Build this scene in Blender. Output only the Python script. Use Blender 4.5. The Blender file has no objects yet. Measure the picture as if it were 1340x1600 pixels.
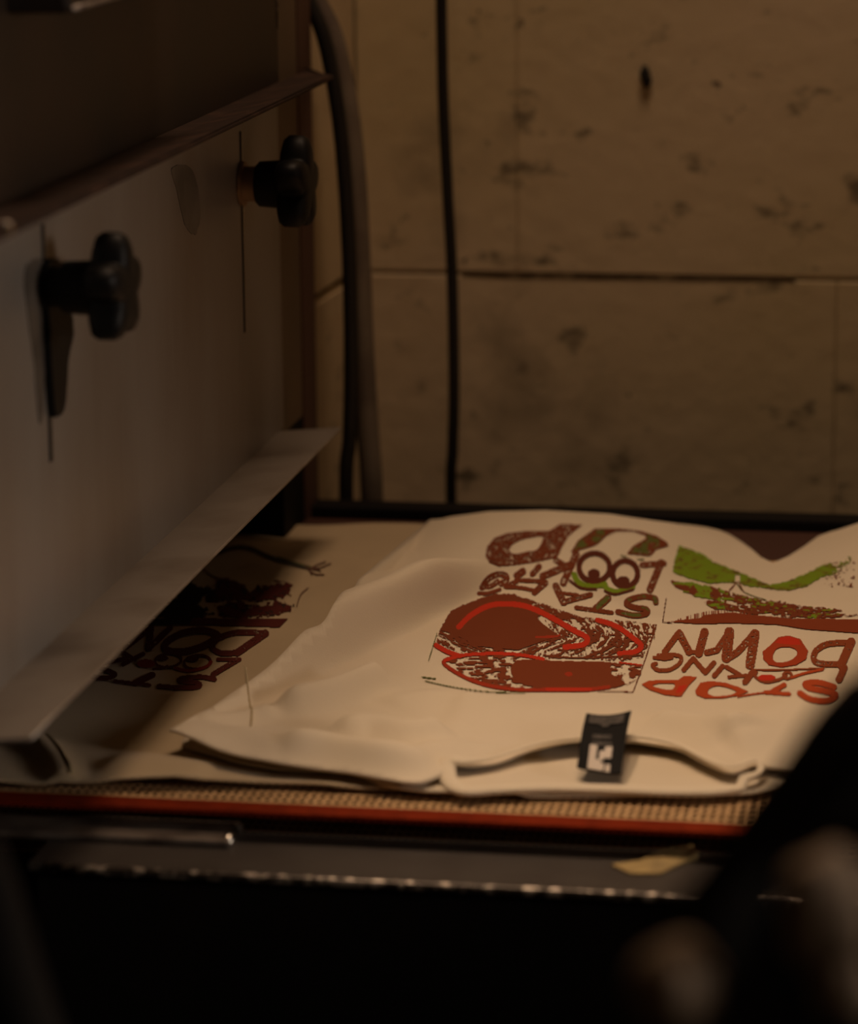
import bpy, bmesh, math, random
import numpy as np
from mathutils import Vector, Matrix, noise, geometry
random.seed(4)
SC = bpy.context.scene
COL = SC.collection
B = 0.9                      # height of the belt surface above the floor

# ------------------------------------------------------------------ camera
FPX = 5200.0
def _n(a): return a/np.linalg.norm(a)
_Y = _n(np.array([920., 1190., -FPX]))
_X = np.array([30540., -886., FPX]); _X = _n(_X-_Y*_X.dot(_Y))
_Z = np.cross(_X, _Y)
RW = np.array([_X, _Y, _Z])              # rows: world axes seen from the camera
CAM = np.array([0., 0., .48])            # above the belt surface
cd = bpy.data.cameras.new('camera'); cam = bpy.data.objects.new('camera', cd); COL.objects.link(cam)
m4 = Matrix([[*RW[0], 0], [*RW[1], 0], [*RW[2], CAM[2]+B], [0, 0, 0, 1]])
cam.matrix_world = m4
cd.sensor_fit = 'VERTICAL'; cd.sensor_height = 36; cd.sensor_width = 36*1340/1600
cd.lens = 36*FPX/1600
cd.clip_start = .05; cd.clip_end = 60
cd.dof.use_dof = True; cd.dof.focus_distance = 1.80; cd.dof.aperture_fstop = 5.6
SC.camera = cam

# ------------------------------------------------------------------ world, lights, exposure
w = bpy.data.worlds.new('world'); SC.world = w; w.use_nodes = True
bg = w.node_tree.nodes['Background']; bg.inputs[0].default_value = (1, .55, .28, 1); bg.inputs[1].default_value = .006
SC.view_settings.view_transform = 'Standard'; SC.view_settings.look = 'None'
SC.view_settings.gamma = 1; SC.view_settings.exposure = 0; SC.view_settings.use_curve_mapping = False
def area(name, loc, target, size, power, color, spread=180, size_y=None):
    l = bpy.data.lights.new(name, 'AREA'); l.energy = power; l.color = color; l.size = size
    if size_y: l.shape = 'RECTANGLE'; l.size_y = size_y
    l.spread = math.radians(spread)
    o = bpy.data.objects.new(name, l); COL.objects.link(o)
    o.location = (loc[0], loc[1], loc[2]+B)
    d = Vector((target[0]-loc[0], target[1]-loc[1], target[2]-loc[2]))
    o.rotation_euler = d.to_track_quat('-Z', 'Y').to_euler()
    return o
area('overhead_light', (-.64, 1.60, 1.65), (-.16, 1.54, 0), .16, .60, (1, .70, .46), spread=46)
area('front_fill_light', (-.22, 1.60, 1.25), (-.06, 1.44, 0), .12, .15, (1, .72, .50), spread=60)  # unseen fill, added to brighten the front of the belt
area('high_fill_light', (-.10, 1.68, 1.85), (-.10, 1.98, .1), .5, 8.3, (1, .665, .43))  # unseen fill, added high up to light the wall
area('hood_fill_light', (1.3, .80, .50), (-.45, 1.22, .22), .3, .50, (1, .82, .68), spread=36)  # unseen fill from the right, added to brighten the hood panel

# ------------------------------------------------------------------ pixel helpers (directions of sight used once to measure sizes)
def rays(u, v):
    u = np.asarray(u, float); v = np.asarray(v, float)
    c = np.stack([u-670, -(v-800), np.full_like(u, -FPX)], -1)/FPX
    return c @ RW.T
def onax(u, v, k, val):
    r = rays(u, v); t = (val-CAM[k])/r[..., k]
    return CAM + r*t[..., None]
def onX(u, v, x): return onax(u, v, 0, x)
def onY(u, v, y): return onax(u, v, 1, y)
def onZ(u, v, z=0.): return onax(u, v, 2, z)

# ------------------------------------------------------------------ materials
def mat(name, color, rough=.6, metal=0., bump=None, var=None, var2=None, spec=.5, sheen=0., coat=0.):
    m = bpy.data.materials.new(name); m.use_nodes = True
    nt = m.node_tree; N = nt.nodes; L = nt.links; b = N['Principled BSDF']
    b.inputs['Base Color'].default_value = (*color, 1); b.inputs['Roughness'].default_value = rough
    b.inputs['Metallic'].default_value = metal; b.inputs['Specular IOR Level'].default_value = spec
    b.inputs['Sheen Weight'].default_value = sheen; b.inputs['Coat Weight'].default_value = coat
    tc = N.new('ShaderNodeTexCoord')
    if var:                                  # (scale, other colour, lo, hi, detail)
        n = N.new('ShaderNodeTexNoise'); n.inputs['Scale'].default_value = var[0]; n.inputs['Detail'].default_value = var[4]
        mp = N.new('ShaderNodeMapping'); mp.inputs['Scale'].default_value = var[5] if len(var) > 5 else (1, 1, 1)
        L.new(tc.outputs['Object'], mp.inputs[0]); L.new(mp.outputs[0], n.inputs['Vector'])
        r = N.new('ShaderNodeMapRange'); r.inputs[1].default_value = var[2]; r.inputs[2].default_value = var[3]
        L.new(n.outputs[0], r.inputs[0])
        mx = N.new('ShaderNodeMix'); mx.data_type = 'RGBA'
        mx.inputs[6].default_value = (*color, 1); mx.inputs[7].default_value = (*var[1], 1)
        L.new(r.outputs[0], mx.inputs[0]); L.new(mx.outputs[2], b.inputs['Base Color'])
        last = mx.outputs[2]
        if var2:
            n = N.new('ShaderNodeTexNoise'); n.inputs['Scale'].default_value = var2[0]; n.inputs['Detail'].default_value = var2[4]
            L.new(tc.outputs['Object'], n.inputs['Vector'])
            r = N.new('ShaderNodeMapRange'); r.inputs[1].default_value = var2[2]; r.inputs[2].default_value = var2[3]
            L.new(n.outputs[0], r.inputs[0])
            my = N.new('ShaderNodeMix'); my.data_type = 'RGBA'
            L.new(last, my.inputs[6]); my.inputs[7].default_value = (*var2[1], 1)
            L.new(r.outputs[0], my.inputs[0]); L.new(my.outputs[2], b.inputs['Base Color'])
    if bump:                                 # (scale, strength, distance)
        n = N.new('ShaderNodeTexNoise'); n.inputs['Scale'].default_value = bump[0]; n.inputs['Detail'].default_value = 6
        mp = N.new('ShaderNodeMapping'); mp.inputs['Scale'].default_value = bump[3] if len(bump) > 3 else (1, 1, 1)
        L.new(tc.outputs['Object'], mp.inputs[0]); L.new(mp.outputs[0], n.inputs['Vector'])
        bp = N.new('ShaderNodeBump'); bp.inputs['Strength'].default_value = bump[1]; bp.inputs['Distance'].default_value = bump[2]
        L.new(n.outputs[0], bp.inputs['Height']); L.new(bp.outputs[0], b.inputs['Normal'])
    return m
M = {}
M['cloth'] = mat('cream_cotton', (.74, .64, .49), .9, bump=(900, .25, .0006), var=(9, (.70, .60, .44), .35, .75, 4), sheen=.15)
M['clothshade'] = mat('shaded_cotton', (.52, .41, .26), .9, bump=(900, .25, .0006), var=(9, (.44, .34, .21), .35, .75, 4), sheen=.1)  # left shirt's cotton, darkened to carry the hood's shade in its colour
M['rib'] = mat('ribbed_cotton', (.78, .68, .52), .9, bump=(500, .4, .001), sheen=.15)
M['steel'] = mat('dull_steel', (.34, .32, .30), .40, .5, var=(7, (.25, .21, .17), .4, .7, 6, (1, 1, .35)), bump=(60, .12, .002, (1, 1, .15)))
M['flange'] = mat('worn_steel_flange', (.36, .32, .28), .5, .7, var=(18, (.26, .22, .18), .45, .7, 8), bump=(150, .2, .001))
M['hood'] = mat('dark_hood_paint', (.020, .014, .010), .5, .1, var=(12, (.032, .018, .011), .4, .7, 5))
M['lip'] = mat('rusty_lip_paint', (.028, .015, .011), .7, .0, spec=.25, var=(40, (.06, .03, .02), .5, .7, 6), bump=(120, .2, .001))
M['post'] = mat('tan_post_paint', (.17, .12, .075), .55, .2, var=(8, (.11, .08, .05), .4, .7, 4))
M['postdark'] = mat('maroon_post_edge', (.095, .045, .03), .6, .1)
M['blackplastic'] = mat('black_plastic', (.006, .0055, .0055), .5, spec=.2, bump=(80, .1, .001))
M['stud'] = mat('brass_brown_stud', (.30, .19, .11), .45, .6)
M['slot'] = mat('slot_black', (.006, .005, .004), .9)
M['grimerefl'] = mat('grime_reflection', (.12, .105, .09), .42, .5, var=(40, (.20, .175, .15), .35, .62, 5))  # darker steel that paints grime and the knob's reflection
M['brightsteel'] = mat('bright_steel', (.75, .70, .62), .25, 1.)
M['rail'] = mat('rail_dark_metal', (.060, .050, .043), .55, .2, var=(45, (.05, .04, .034), .42, .7, 6), bump=(90, .25, .0015))
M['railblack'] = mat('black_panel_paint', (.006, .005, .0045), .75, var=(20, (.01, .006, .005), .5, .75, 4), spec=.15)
M['bar'] = mat('flat_bar_metal', (.24, .20, .17), .4, .5, var=(60, (.08, .06, .05), .4, .7, 6))
M['tape'] = mat('orange_edge_tape', (.20, .020, .003), .8, spec=.1, var=(120, (.14, .013, .002), .4, .7, 4))
M['cord'] = mat('black_rubber', (.012, .010, .009), .5)
M['hose'] = mat('grey_hose_rubber', (.20, .16, .12), .55, var=(30, (.12, .09, .07), .4, .7, 4))
M['armblack'] = mat('black_arm_paint', (.006, .005, .004), .7, spec=.2)
M['armedge'] = mat('brown_arm_edge', (.05, .034, .022), .7, spec=.2)
M['wornbrown'] = mat('worn_tan_metal', (.62, .46, .32), .6, .1, var=(25, (.2, .15, .1), .4, .65, 5))
M['paper'] = mat('yellowed_tape', (.42, .30, .12), .8, var=(70, (.25, .18, .08), .4, .7, 4))
M['label'] = mat('black_woven_label', (.006, .0055, .0055), .75, spec=.2)
M['labelink'] = mat('label_white_thread', (.70, .62, .54), .8)
M['labelgrey'] = mat('label_grey_thread', (.10, .085, .075), .8, var=(700, (.04, .035, .03), .35, .6, 3))
M['floor'] = mat('concrete_floor', (.12, .10, .08), .8, var=(5, (.08, .07, .055), .4, .7, 6))
M['ceil'] = mat('ceiling_paint', (.3, .27, .22), .9)
M['hole'] = mat('anchor_black', (.008, .006, .004), .9)
M['thread'] = mat('seam_thread', (.46, .37, .22), .9)
M['tapedark'] = mat('maroon_edge_tape', (.05, .014, .006), .8)

def wall_mat():
    m = mat('painted_block', (.68, .54, .36), .62, bump=(55, .35, .003), var=(3.2, (.60, .48, .28), .38, .66, 5))
    nt = m.node_tree; N = nt.nodes; L = nt.links; b = N['Principled BSDF']; tc = [n for n in N if n.type == 'TEX_COORD'][0]
    src = b.inputs['Base Color'].links[0].from_socket
    # grey-green smudges and small dark pits in the paint
    for sc_, lo, hi, col, st, strength in ((26, .60, .70, (.16, .13, .08), (1, 1, 1.6), .9), (75, .68, .74, (.10, .075, .05), (1, 1, 1), .95), (9, .60, .75, (.28, .22, .14), (1, 1, 1), .6)):
        n = N.new('ShaderNodeTexNoise'); n.inputs['Scale'].default_value = sc_; n.inputs['Detail'].default_value = 5; n.inputs['Roughness'].default_value = .6
        mp = N.new('ShaderNodeMapping'); mp.inputs['Scale'].default_value = st; mp.inputs['Location'].default_value = (sc_*.1, 3.1, 1.7)
        L.new(tc.outputs['Object'], mp.inputs[0]); L.new(mp.outputs[0], n.inputs['Vector'])
        r = N.new('ShaderNodeMapRange'); r.inputs[1].default_value = lo; r.inputs[2].default_value = hi; r.inputs[4].default_value = strength
        L.new(n.outputs[0], r.inputs[0])
        mx = N.new('ShaderNodeMix'); mx.data_type = 'RGBA'; L.new(r.outputs[0], mx.inputs[0]); L.new(src, mx.inputs[6])
        mx.inputs[7].default_value = (*col, 1); src = mx.outputs[2]
    L.new(src, b.inputs['Base Color'])
    return m
M['wall'] = wall_mat()
M['joint'] = mat('mortar_joint', (.46, .37, .22), .7, bump=(120, .5, .003), var=(30, (.16, .12, .07), .5, .68, 6, (1, 1, 1)))
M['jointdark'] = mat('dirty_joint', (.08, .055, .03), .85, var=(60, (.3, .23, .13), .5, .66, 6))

def belt_mat():
    m = mat('brown_mesh_belt', (.60, .38, .19), .6, var=(90, (.42, .25, .11), .4, .7, 3))
    nt = m.node_tree; N = nt.nodes; L = nt.links; b = N['Principled BSDF']; tc = [n for n in N if n.type == 'TEX_COORD'][0]
    sx = N.new('ShaderNodeSeparateXYZ'); L.new(tc.outputs['Object'], sx.inputs[0])
    outs = []
    for ax, per in ((0, .0042), (1, .0075)):
        d = N.new('ShaderNodeMath'); d.operation = 'DIVIDE'; L.new(sx.outputs[ax], d.inputs[0]); d.inputs[1].default_value = per
        f = N.new('ShaderNodeMath'); f.operation = 'FRACT'; L.new(d.outputs[0], f.inputs[0])
        g = N.new('ShaderNodeMath'); g.operation = 'GREATER_THAN'; L.new(f.outputs[0], g.inputs[0]); g.inputs[1].default_value = .40
        outs.append(g)
    h = N.new('ShaderNodeMath'); h.operation = 'MULTIPLY'; L.new(outs[0].outputs[0], h.inputs[0]); L.new(outs[1].outputs[0], h.inputs[1])
    a = N.new('ShaderNodeMath'); a.operation = 'SUBTRACT'; a.inputs[0].default_value = 1; L.new(h.outputs[0], a.inputs[1])
    L.new(a.outputs[0], b.inputs['Alpha'])
    return m
M['belt'] = belt_mat()

def worn_edge_mat():
    m = mat('chipped_rail_edge', (.06, .05, .042), .35, .6)
    nt = m.node_tree; N = nt.nodes; L = nt.links; b = N['Principled BSDF']; tc = [n for n in N if n.type == 'TEX_COORD'][0]
    n = N.new('ShaderNodeTexNoise'); n.inputs['Scale'].default_value = 190; n.inputs['Detail'].default_value = 3
    L.new(tc.outputs['Object'], n.inputs['Vector'])
    r = N.new('ShaderNodeMapRange'); r.inputs[1].default_value = .50; r.inputs[2].default_value = .60
    L.new(n.outputs[0], r.inputs[0])
    mx = N.new('ShaderNodeMix'); mx.data_type = 'RGBA'; L.new(r.outputs[0], mx.inputs[0])
    mx.inputs[6].default_value = (.05, .04, .033, 1); mx.inputs[7].default_value = (.42, .36, .30, 1)
    L.new(mx.outputs[2], b.inputs['Base Color'])
    return m
M['chips'] = worn_edge_mat()

def ink_mat():
    m = bpy.data.materials.new('plastisol_ink'); m.use_nodes = True; N = m.node_tree.nodes; b = N['Principled BSDF']
    a = N.new('ShaderNodeVertexColor'); a.layer_name = 'ink'; m.node_tree.links.new(a.outputs[0], b.inputs['Base Color'])
    b.inputs['Roughness'].default_value = .8; b.inputs['Specular IOR Level'].default_value = .2
    return m
M['ink'] = ink_mat()

# ------------------------------------------------------------------ object helpers
def props(o, label=None, cat=None, group=None, kind=None):
    if label: o['label'] = label
    if cat: o['category'] = cat
    if group: o['group'] = group
    if kind: o['kind'] = kind
    return o
WL = {}
def thing(name, loc, label, cat, group=None):
    o = bpy.data.objects.new(name, None); COL.objects.link(o); o.empty_display_size = .02
    o.location = (loc[0], loc[1], loc[2]+B); WL[o.name] = Vector(o.location)
    return props(o, label, cat, group)
def meshobj(name, verts, faces, material, parent=None, smooth=False, label=None):
    """verts in belt coordinates; origin goes to the base centre of the mesh"""
    v = np.array(verts, float); lo = v.min(0); hi = v.max(0)
    org = np.array([(lo[0]+hi[0])/2, (lo[1]+hi[1])/2, lo[2]])
    me = bpy.data.meshes.new(name); me.from_pydata([tuple(p) for p in v-org], [], [tuple(int(i) for i in f) for f in faces]); me.update()
    o = bpy.data.objects.new(name, me); COL.objects.link(o)
    wl = Vector((org[0], org[1], org[2]+B)); WL[o.name] = wl
    if parent is not None:
        o.parent = parent; o.location = wl-WL[parent.name]
    else: o.location = wl
    if material is not None: me.materials.append(M[material] if isinstance(material, str) else material)
    if smooth:
        for p in me.polygons: p.use_smooth = True
    if label: o['label'] = label
    return o
def bmobj(name, bm, material, parent=None, smooth=False, label=None):
    bm.verts.index_update()
    vs = [tuple(v.co) for v in bm.verts]; fs = [[v.index for v in f.verts] for f in bm.faces]
    bm.free()
    return meshobj(name, vs, fs, material, parent, smooth, label)
def prism_bm(quad0, quad1, bm=None):
    bm = bm or bmesh.new()
    a = [bm.verts.new(p) for p in quad0]; b = [bm.verts.new(p) for p in quad1]
    n = len(a)
    bm.faces.new(a); bm.faces.new(b[::-1])
    for i in range(n): bm.faces.new((a[i], b[i], b[(i+1) % n], a[(i+1) % n]))
    bmesh.ops.recalc_face_normals(bm, faces=bm.faces)
    return bm
def box_bm(x0, x1, y0, y1, z0, z1, bev=0, bm=None, seg=2):
    bm2 = prism_bm([(x0, y0, z0), (x1, y0, z0), (x1, y1, z0), (x0, y1, z0)], [(x0, y0, z1), (x1, y0, z1), (x1, y1, z1), (x0, y1, z1)])
    if bev: bmesh.ops.bevel(bm2, geom=bm2.edges[:], offset=bev, segments=seg, affect='EDGES', profile=.5)
    return bm2
def box(name, x0, x1, y0, y1, z0, z1, material, parent=None, bev=0, label=None):
    return bmobj(name, box_bm(x0, x1, y0, y1, z0, z1, bev), material, parent, False, label)
def cyl_bm(p0, p1, r0, r1=None, seg=32, bev=0):
    p0 = Vector(p0); p1 = Vector(p1); d = p1-p0; r1 = r0 if r1 is None else r1
    bm = bmesh.new(); bmesh.ops.create_cone(bm, cap_ends=True, segments=seg, radius1=r0, radius2=r1, depth=d.length)
    if bev:
        es = [e for e in bm.edges if abs(e.verts[0].co.z-e.verts[1].co.z) < 1e-6]
        bmesh.ops.bevel(bm, geom=es, offset=bev, segments=2, affect='EDGES')
    q = Vector((0, 0, 1)).rotation_difference(d.normalized())
    bmesh.ops.transform(bm, matrix=Matrix.Translation((p0+p1)/2) @ q.to_matrix().to_4x4(), verts=bm.verts)
    return bm
def spline(P, n=8, closed=False):
    P = [np.array(p, float) for p in P]; out = []
    N_ = len(P); rng = range(N_ if closed else N_-1)
    for i in rng:
        g = (lambda k: P[k % N_]) if closed else (lambda k: P[min(max(k, 0), N_-1)])
        p0, p1, p2, p3 = g(i-1), g(i), g(i+1), g(i+2)
        for j in range(n):
            t = j/n
            out.append(.5*((2*p1)+(-p0+p2)*t+(2*p0-5*p1+4*p2-p3)*t*t+(-p0+3*p1-3*p2+p3)*t**3))
    if not closed: out.append(P[-1])
    return out
def tube(name, pts, r, material, parent=None, seg=16, closed=False, flat=1., label=None):
    pts = [Vector(p) for p in pts]; n = len(pts); vs = []; fs = []
    rr = r if hasattr(r, '__len__') else [r]*n
    up = Vector((0, 0, 1)) if abs((pts[1]-pts[0]).normalized().z) < .8 else Vector((0, 1, 0))
    for i, p in enumerate(pts):
        if closed: t = (pts[(i+1) % n]-pts[i-1]).normalized()
        else: t = (pts[min(i+1, n-1)]-pts[max(i-1, 0)]).normalized()
        s = t.cross(up).normalized(); q = s.cross(t).normalized()
        for k in range(seg):
            a = 2*math.pi*k/seg
            vs.append(p+s*math.cos(a)*rr[i]+q*math.sin(a)*rr[i]*flat)
    m_ = n if closed else n-1
    for i in range(m_):
        for k in range(seg):
            a = i*seg+k; b = i*seg+(k+1) % seg; c = ((i+1) % n)*seg+(k+1) % seg; d = ((i+1) % n)*seg+k
            fs.append((a, b, c, d))
    if not closed: fs.append(tuple(range(seg))[::-1]); fs.append(tuple((n-1)*seg+k for k in range(seg)))
    return meshobj(name, vs, fs, material, parent, True, label)

# ------------------------------------------------------------------ the room
YW = 2.25
FL = -B
def struct(o): o['kind'] = 'structure'; return o
cornL = onY(560, 460, YW)[0]                       # where the block wall turns
struct(box('floor', -1.8, 2.4, -.8, YW+.1, FL-.1, FL, 'floor'))
# block wall at the back: individual courses separated by recessed joints
zj = .131; bh = .203; bl = .43; xj_up = float(onY(806, 200, YW)[0]); xj_lo = float(onY(1303, 640, YW)[0])
def block_wall():
    bm = bmesh.new()
    top = 2.0; g = .0011
    k0 = -6; 
    for k in range(k0, 9):
        z0 = zj+k*bh; z1 = z0+bh
        if z1 < FL: continue
        z0 = max(z0, FL); xo = xj_up if k % 2 == 0 else xj_lo
        i0 = int(math.floor((cornL-xo)/bl)); x = xo+i0*bl
        while x < 2.4:
            a = max(x+.0001, cornL); b = min(x+bl-.0001, 2.4)
            if b-a > .01:
                bx_ = box_bm(a, b, YW, YW+.1, z0+g, z1-g, .0013)
                me_ = bpy.data.meshes.new('t'); bx_.to_mesh(me_); bx_.free(); bm.from_mesh(me_); bpy.data.meshes.remove(me_)
            x += bl
    return bm
struct(bmobj('wall_back', block_wall(), 'wall'))
struct(box('trim_1', cornL+.001, 2.4, YW+.0022, YW+.09, FL, 2.0, 'joint'))                  # mortar behind the blocks
# dirt-filled stretch of the bed joint
jp = onY(np.array([722., 1242.]), np.array([430., 437.]), YW)
def ragged(x0, x1, z, y, th, n=80, seed=1.):
    vs = []; fs = []
    for i in range(n+1):
        x = x0+(x1-x0)*i/n; e = min(1, i/8, (n-i)/22)
        a = th*(.5+.6*abs(noise.noise(Vector((x*60, seed, 0)))))*e+.0002; o_ = .0006*noise.noise(Vector((x*25, seed+4, 0)))
        for yy in (y, y+.004):
            vs += [(x, yy, z+o_-a), (x, yy, z+o_+a)]
    for i in range(n):
        q = i*4; r = q+4
        fs += [(q, r, r+1, q+1), (q+1, r+1, r+3, q+3), (q+2, q+3, r+3, r+2), (q, q+2, r+2, r)]
    fs += [(0, 1, 3, 2), (n*4, n*4+2, n*4+3, n*4+1)]
    return vs, fs
v_, f_ = ragged(jp[0][0], jp[1][0], float(jp[:, 2].mean()), YW-.0006, .0016)
struct(meshobj('trim_2', v_, f_, 'jointdark'))
# left return of the wall, turning towards the dryer
pL = onZ(489, 471, zj)
def left_return():
    bm = bmesh.new(); d = Vector((pL[0]-cornL, pL[1]-YW, 0)).normalized(); nrm_ = Vector((-d.y, d.x, 0))
    if nrm_.x > 0: nrm_ = -nrm_
    for k in range(-6, 9):
        z0 = max(zj+k*bh, FL); z1 = zj+(k+1)*bh
        if z1 < FL: continue
        a = Vector((cornL, YW, 0)); b = a+d*.13; g = .0018
        q = [a, b, b+nrm_*.1, a+nrm_*.1]
        b2 = prism_bm([(p.x, p.y, z0+g) for p in q], [(p.x, p.y, z1-g) for p in q])
        bmesh.ops.bevel(b2, geom=b2.edges[:], offset=.0025, segments=2, affect='EDGES')
        me_ = bpy.data.meshes.new('t'); b2.to_mesh(me_); b2.free(); bm.from_mesh(me_); bpy.data.meshes.remove(me_)
    return bm, d, nrm_
bmL, dL, nL = left_return()
struct(bmobj('wall_left', bmL, 'wall'))
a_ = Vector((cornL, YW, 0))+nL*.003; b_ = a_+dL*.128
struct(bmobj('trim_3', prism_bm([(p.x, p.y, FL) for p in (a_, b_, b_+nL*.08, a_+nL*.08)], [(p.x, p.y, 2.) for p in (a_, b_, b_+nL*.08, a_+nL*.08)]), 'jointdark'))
# dark plug in the wall
pc = onY(1007, 120, YW-.003)
bm = bmesh.new(); bmesh.ops.create_icosphere(bm, subdivisions=3, radius=1)
for v in bm.verts:
    k = 1+.25*noise.noise(v.co*2.2)
    v.co = Vector((v.co.x*.0036*k + (.0016 if v.co.z < -.2 else 0), v.co.y*.004, v.co.z*.0074*k))
bmesh.ops.translate(bm, vec=Vector(pc), verts=bm.verts)
props(bmobj('wall_plug', bm, 'hole', smooth=True), 'small black broken plug stuck in the painted block wall, upper right', 'wall plug')

# ------------------------------------------------------------------ conveyor dryer
DX0, DX1 = -1.45, .95
dry = thing('conveyor_dryer', (-.25, 1.72, FL), 'dark textile conveyor dryer with steel end hood at left and brown mesh belt', 'conveyor dryer')
zr = -.014
yr0 = float(onZ(700, 1380, zr)[1]); yr1 = float(onZ(700, 1312, zr)[1])
ye0 = 1.447; ye1 = 2.052                            # belt edges
# belt: carrying run and return run
def sheet(x0, x1, y0, y1, z, th): return box_bm(x0, x1, y0, y1, z-th, z)
belt = bmobj('mesh_belt', sheet(DX0+.05, DX1-.05, ye0+.012, ye1, 0, .0008), 'belt', dry, label='brown open mesh belt')
bmobj('edge_tape', sheet(DX0+.05, DX1-.05, ye0-.001, ye0+.0135, .0006, .0022), 'tape', belt, label='orange-red belt edge binding')
bmobj('edge_tape', sheet(DX0+.05, DX1-.05, ye1-.075, ye1+.001, .0004, .0012), 'tapedark', belt)
bmobj('return_belt', sheet(DX0+.05, DX1-.05, yr1+.003, ye1, -.030, .0008), 'belt', dry)
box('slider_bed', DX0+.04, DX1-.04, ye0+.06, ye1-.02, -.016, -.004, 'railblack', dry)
# front rail: angle iron with a chipped lower edge
xr0 = float(onZ(48, 1340, zr)[0])
rail = box('front_rail', xr0, DX1, yr0, yr1, zr-.004, zr, 'rail', dry, .0012)
tube('chipped_edge', [(x, yr0+.0006, zr-.0022) for x in np.linspace(xr0+.01, DX1-.01, 60)], .0024, 'chips', rail, seg=10, label='edge with paint chipped to bare metal')
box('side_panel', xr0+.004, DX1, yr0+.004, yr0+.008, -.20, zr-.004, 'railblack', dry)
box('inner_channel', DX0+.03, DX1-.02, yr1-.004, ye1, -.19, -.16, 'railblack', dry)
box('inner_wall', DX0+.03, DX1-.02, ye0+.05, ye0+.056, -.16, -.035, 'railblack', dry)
# rear rail
yb = ye1+.004
box('rear_rail', DX0, DX1, yb+.006, yb+.028, -.16, .0065, 'railblack', dry, .002)
bm = box_bm(DX0, DX1, yb, yb+.006, -.02, -.002, .0008)
bmobj('rear_ledge', bm, 'chips', dry)
for x in (DX0+.05, DX1-.06):
    for y in (yr0+.01, yb+.002):
        box('leg', x, x+.04, y, y+.034, FL, -.16, 'rail', dry, .002)
for x in (DX0+.055, DX1-.055):
    bmobj('roller', cyl_bm((x, ye0, -.0155), (x, ye1, -.0155), .0142, seg=40), 'stud', dry)

# hood: end panel in the plane x = XF, flared flange below, folded lip above
XO = -.400                                            # outer edge of flange and lip
yF = float(onX(532, 680, XO)[1]); zFo = .5*float(onX(532, 680, XO)[2]+onX(45, 1135, XO)[2])
yN = float(onX(45, 1135, XO)[1])
pc_ = onY(438, 673, yF); XF = float(pc_[0]); zC = float(pc_[2])
yP0 = float(onX(438, 400, XF)[1]); yP1 = float(onX(490, 400, XF)[1]); yPm = float(onX(470, 400, XF)[1])
zL = .5*float(onX(525, 130, XO)[2]+onX(0, 372, XO)[2])
yLF = float(onX(527, 128, XO)[1])
zLi = zL+.012

ZT = .62
yNear = yN
hood = box('hood_end_panel', XF-.003, XF, yNear, yP0, zC, zL+.02, 'steel', dry, label='dull scratched steel end panel')
# flange: thin flared sheet, closed on itself
t_ = .0016
bmobj('flared_flange', prism_bm([(XF, yNear, zC), (XO, yNear, zFo), (XO, yNear, zFo-t_), (XF-.003, yNear, zC-t_*1.2)],
      [(XF, yF, zC), (XO, yF, zFo), (XO, yF, zFo-t_), (XF-.003, yF, zC-t_*1.2)]), 'flange', dry)
tube('flange_hem', [(XO, y, zFo-t_*.5) for y in np.linspace(yNear+.002, yF-.002, 12)], .0009, 'flange', dry, seg=8)
# upper hood skin, leaning slightly
box('upper_hood', XF-.05, XF+.001, yNear-.12, yP0, float(onX(300, 192, XF)[2])-.004, ZT, 'hood', dry)
# the lip above the panel: folded sheet with a tapered far end
yi = float(onX(455, 126, XF)[1])
zk = .5*float(onX(0, 318, XF)[2]+onX(455, 128, XF)[2])
a0 = [(XF+.0012, yNear-.12, zk), (XO, yNear-.12, zL+.004), (XO, yNear-.12, zL), (XF, yNear-.12, zL-.002)]
a1 = [(XF+.0012, yP1-.01, zk), (XO-.002, yLF, zL+.003), (XO-.002, yLF, zL), (XF, yP1-.01, zL-.002)]
bm = prism_bm(a0, a1); bmesh.ops.bevel(bm, geom=bm.edges[:], offset=.0012, segments=2, affect='EDGES')
bmobj('folded_lip', bm, 'lip', dry, label='rusty maroon folded lip')
ps = onX(10, 360, XO)
sc_ = bmobj('screw', cyl_bm((XO-.001, ps[1], ps[2]+.001), (XO+.0025, ps[1], ps[2]+.001), .0032, .0026, 20, .0006), 'brightsteel', dry)
# post at the far end
box('post', XF-.05, XF-.0005, yP0, yPm, zC-.004, ZT, 'post', dry)
box('post_foot', XF-.05, XF-.0008, yP0, yPm, -.01, zC-.004, 'railblack', dry)
box('post_edge', XF-.05, XF+.0005, yPm, yP1, -.15, ZT, 'postdark', dry)
seam = onX(np.array([440.]), np.array([60.]), XF)[0]
box('seam', XF-.001, XF+.0016, yP0-.0012, yP0+.0006, zL+.03, ZT, 'chips', dry)
# rest of the hood body, to the left
box('hood_top', -1.30, XF-.003, yNear-.12, yP1, ZT, ZT+.01, 'hood', dry)
box('hood_front_panel', -1.30, XF-.003, yNear-.002, yNear+.002, .075, ZT, 'hood', dry)
box('hood_back_panel', -1.30, XF-.05, yP1-.004, yP1, .0, ZT, 'hood', dry)
box('hood_far_end', -1.30, -1.297, yNear, yP1, .06, ZT, 'hood', dry)
# box on the hood, upper left
XB = XF+.030
pb = onX(110, 22, XB)
bm = box_bm(XF-.02, XB, pb[1], pb[1]+.26, pb[2], pb[2]+.12, .003)
cb = bmobj('control_box', bm, 'hood', dry)
tube('box_trim', [(XB+.0003, pb[1]+.002+t, pb[2]+.002) for t in np.linspace(0, .255, 6)], .0013, 'bar', cb, seg=8)

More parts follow.
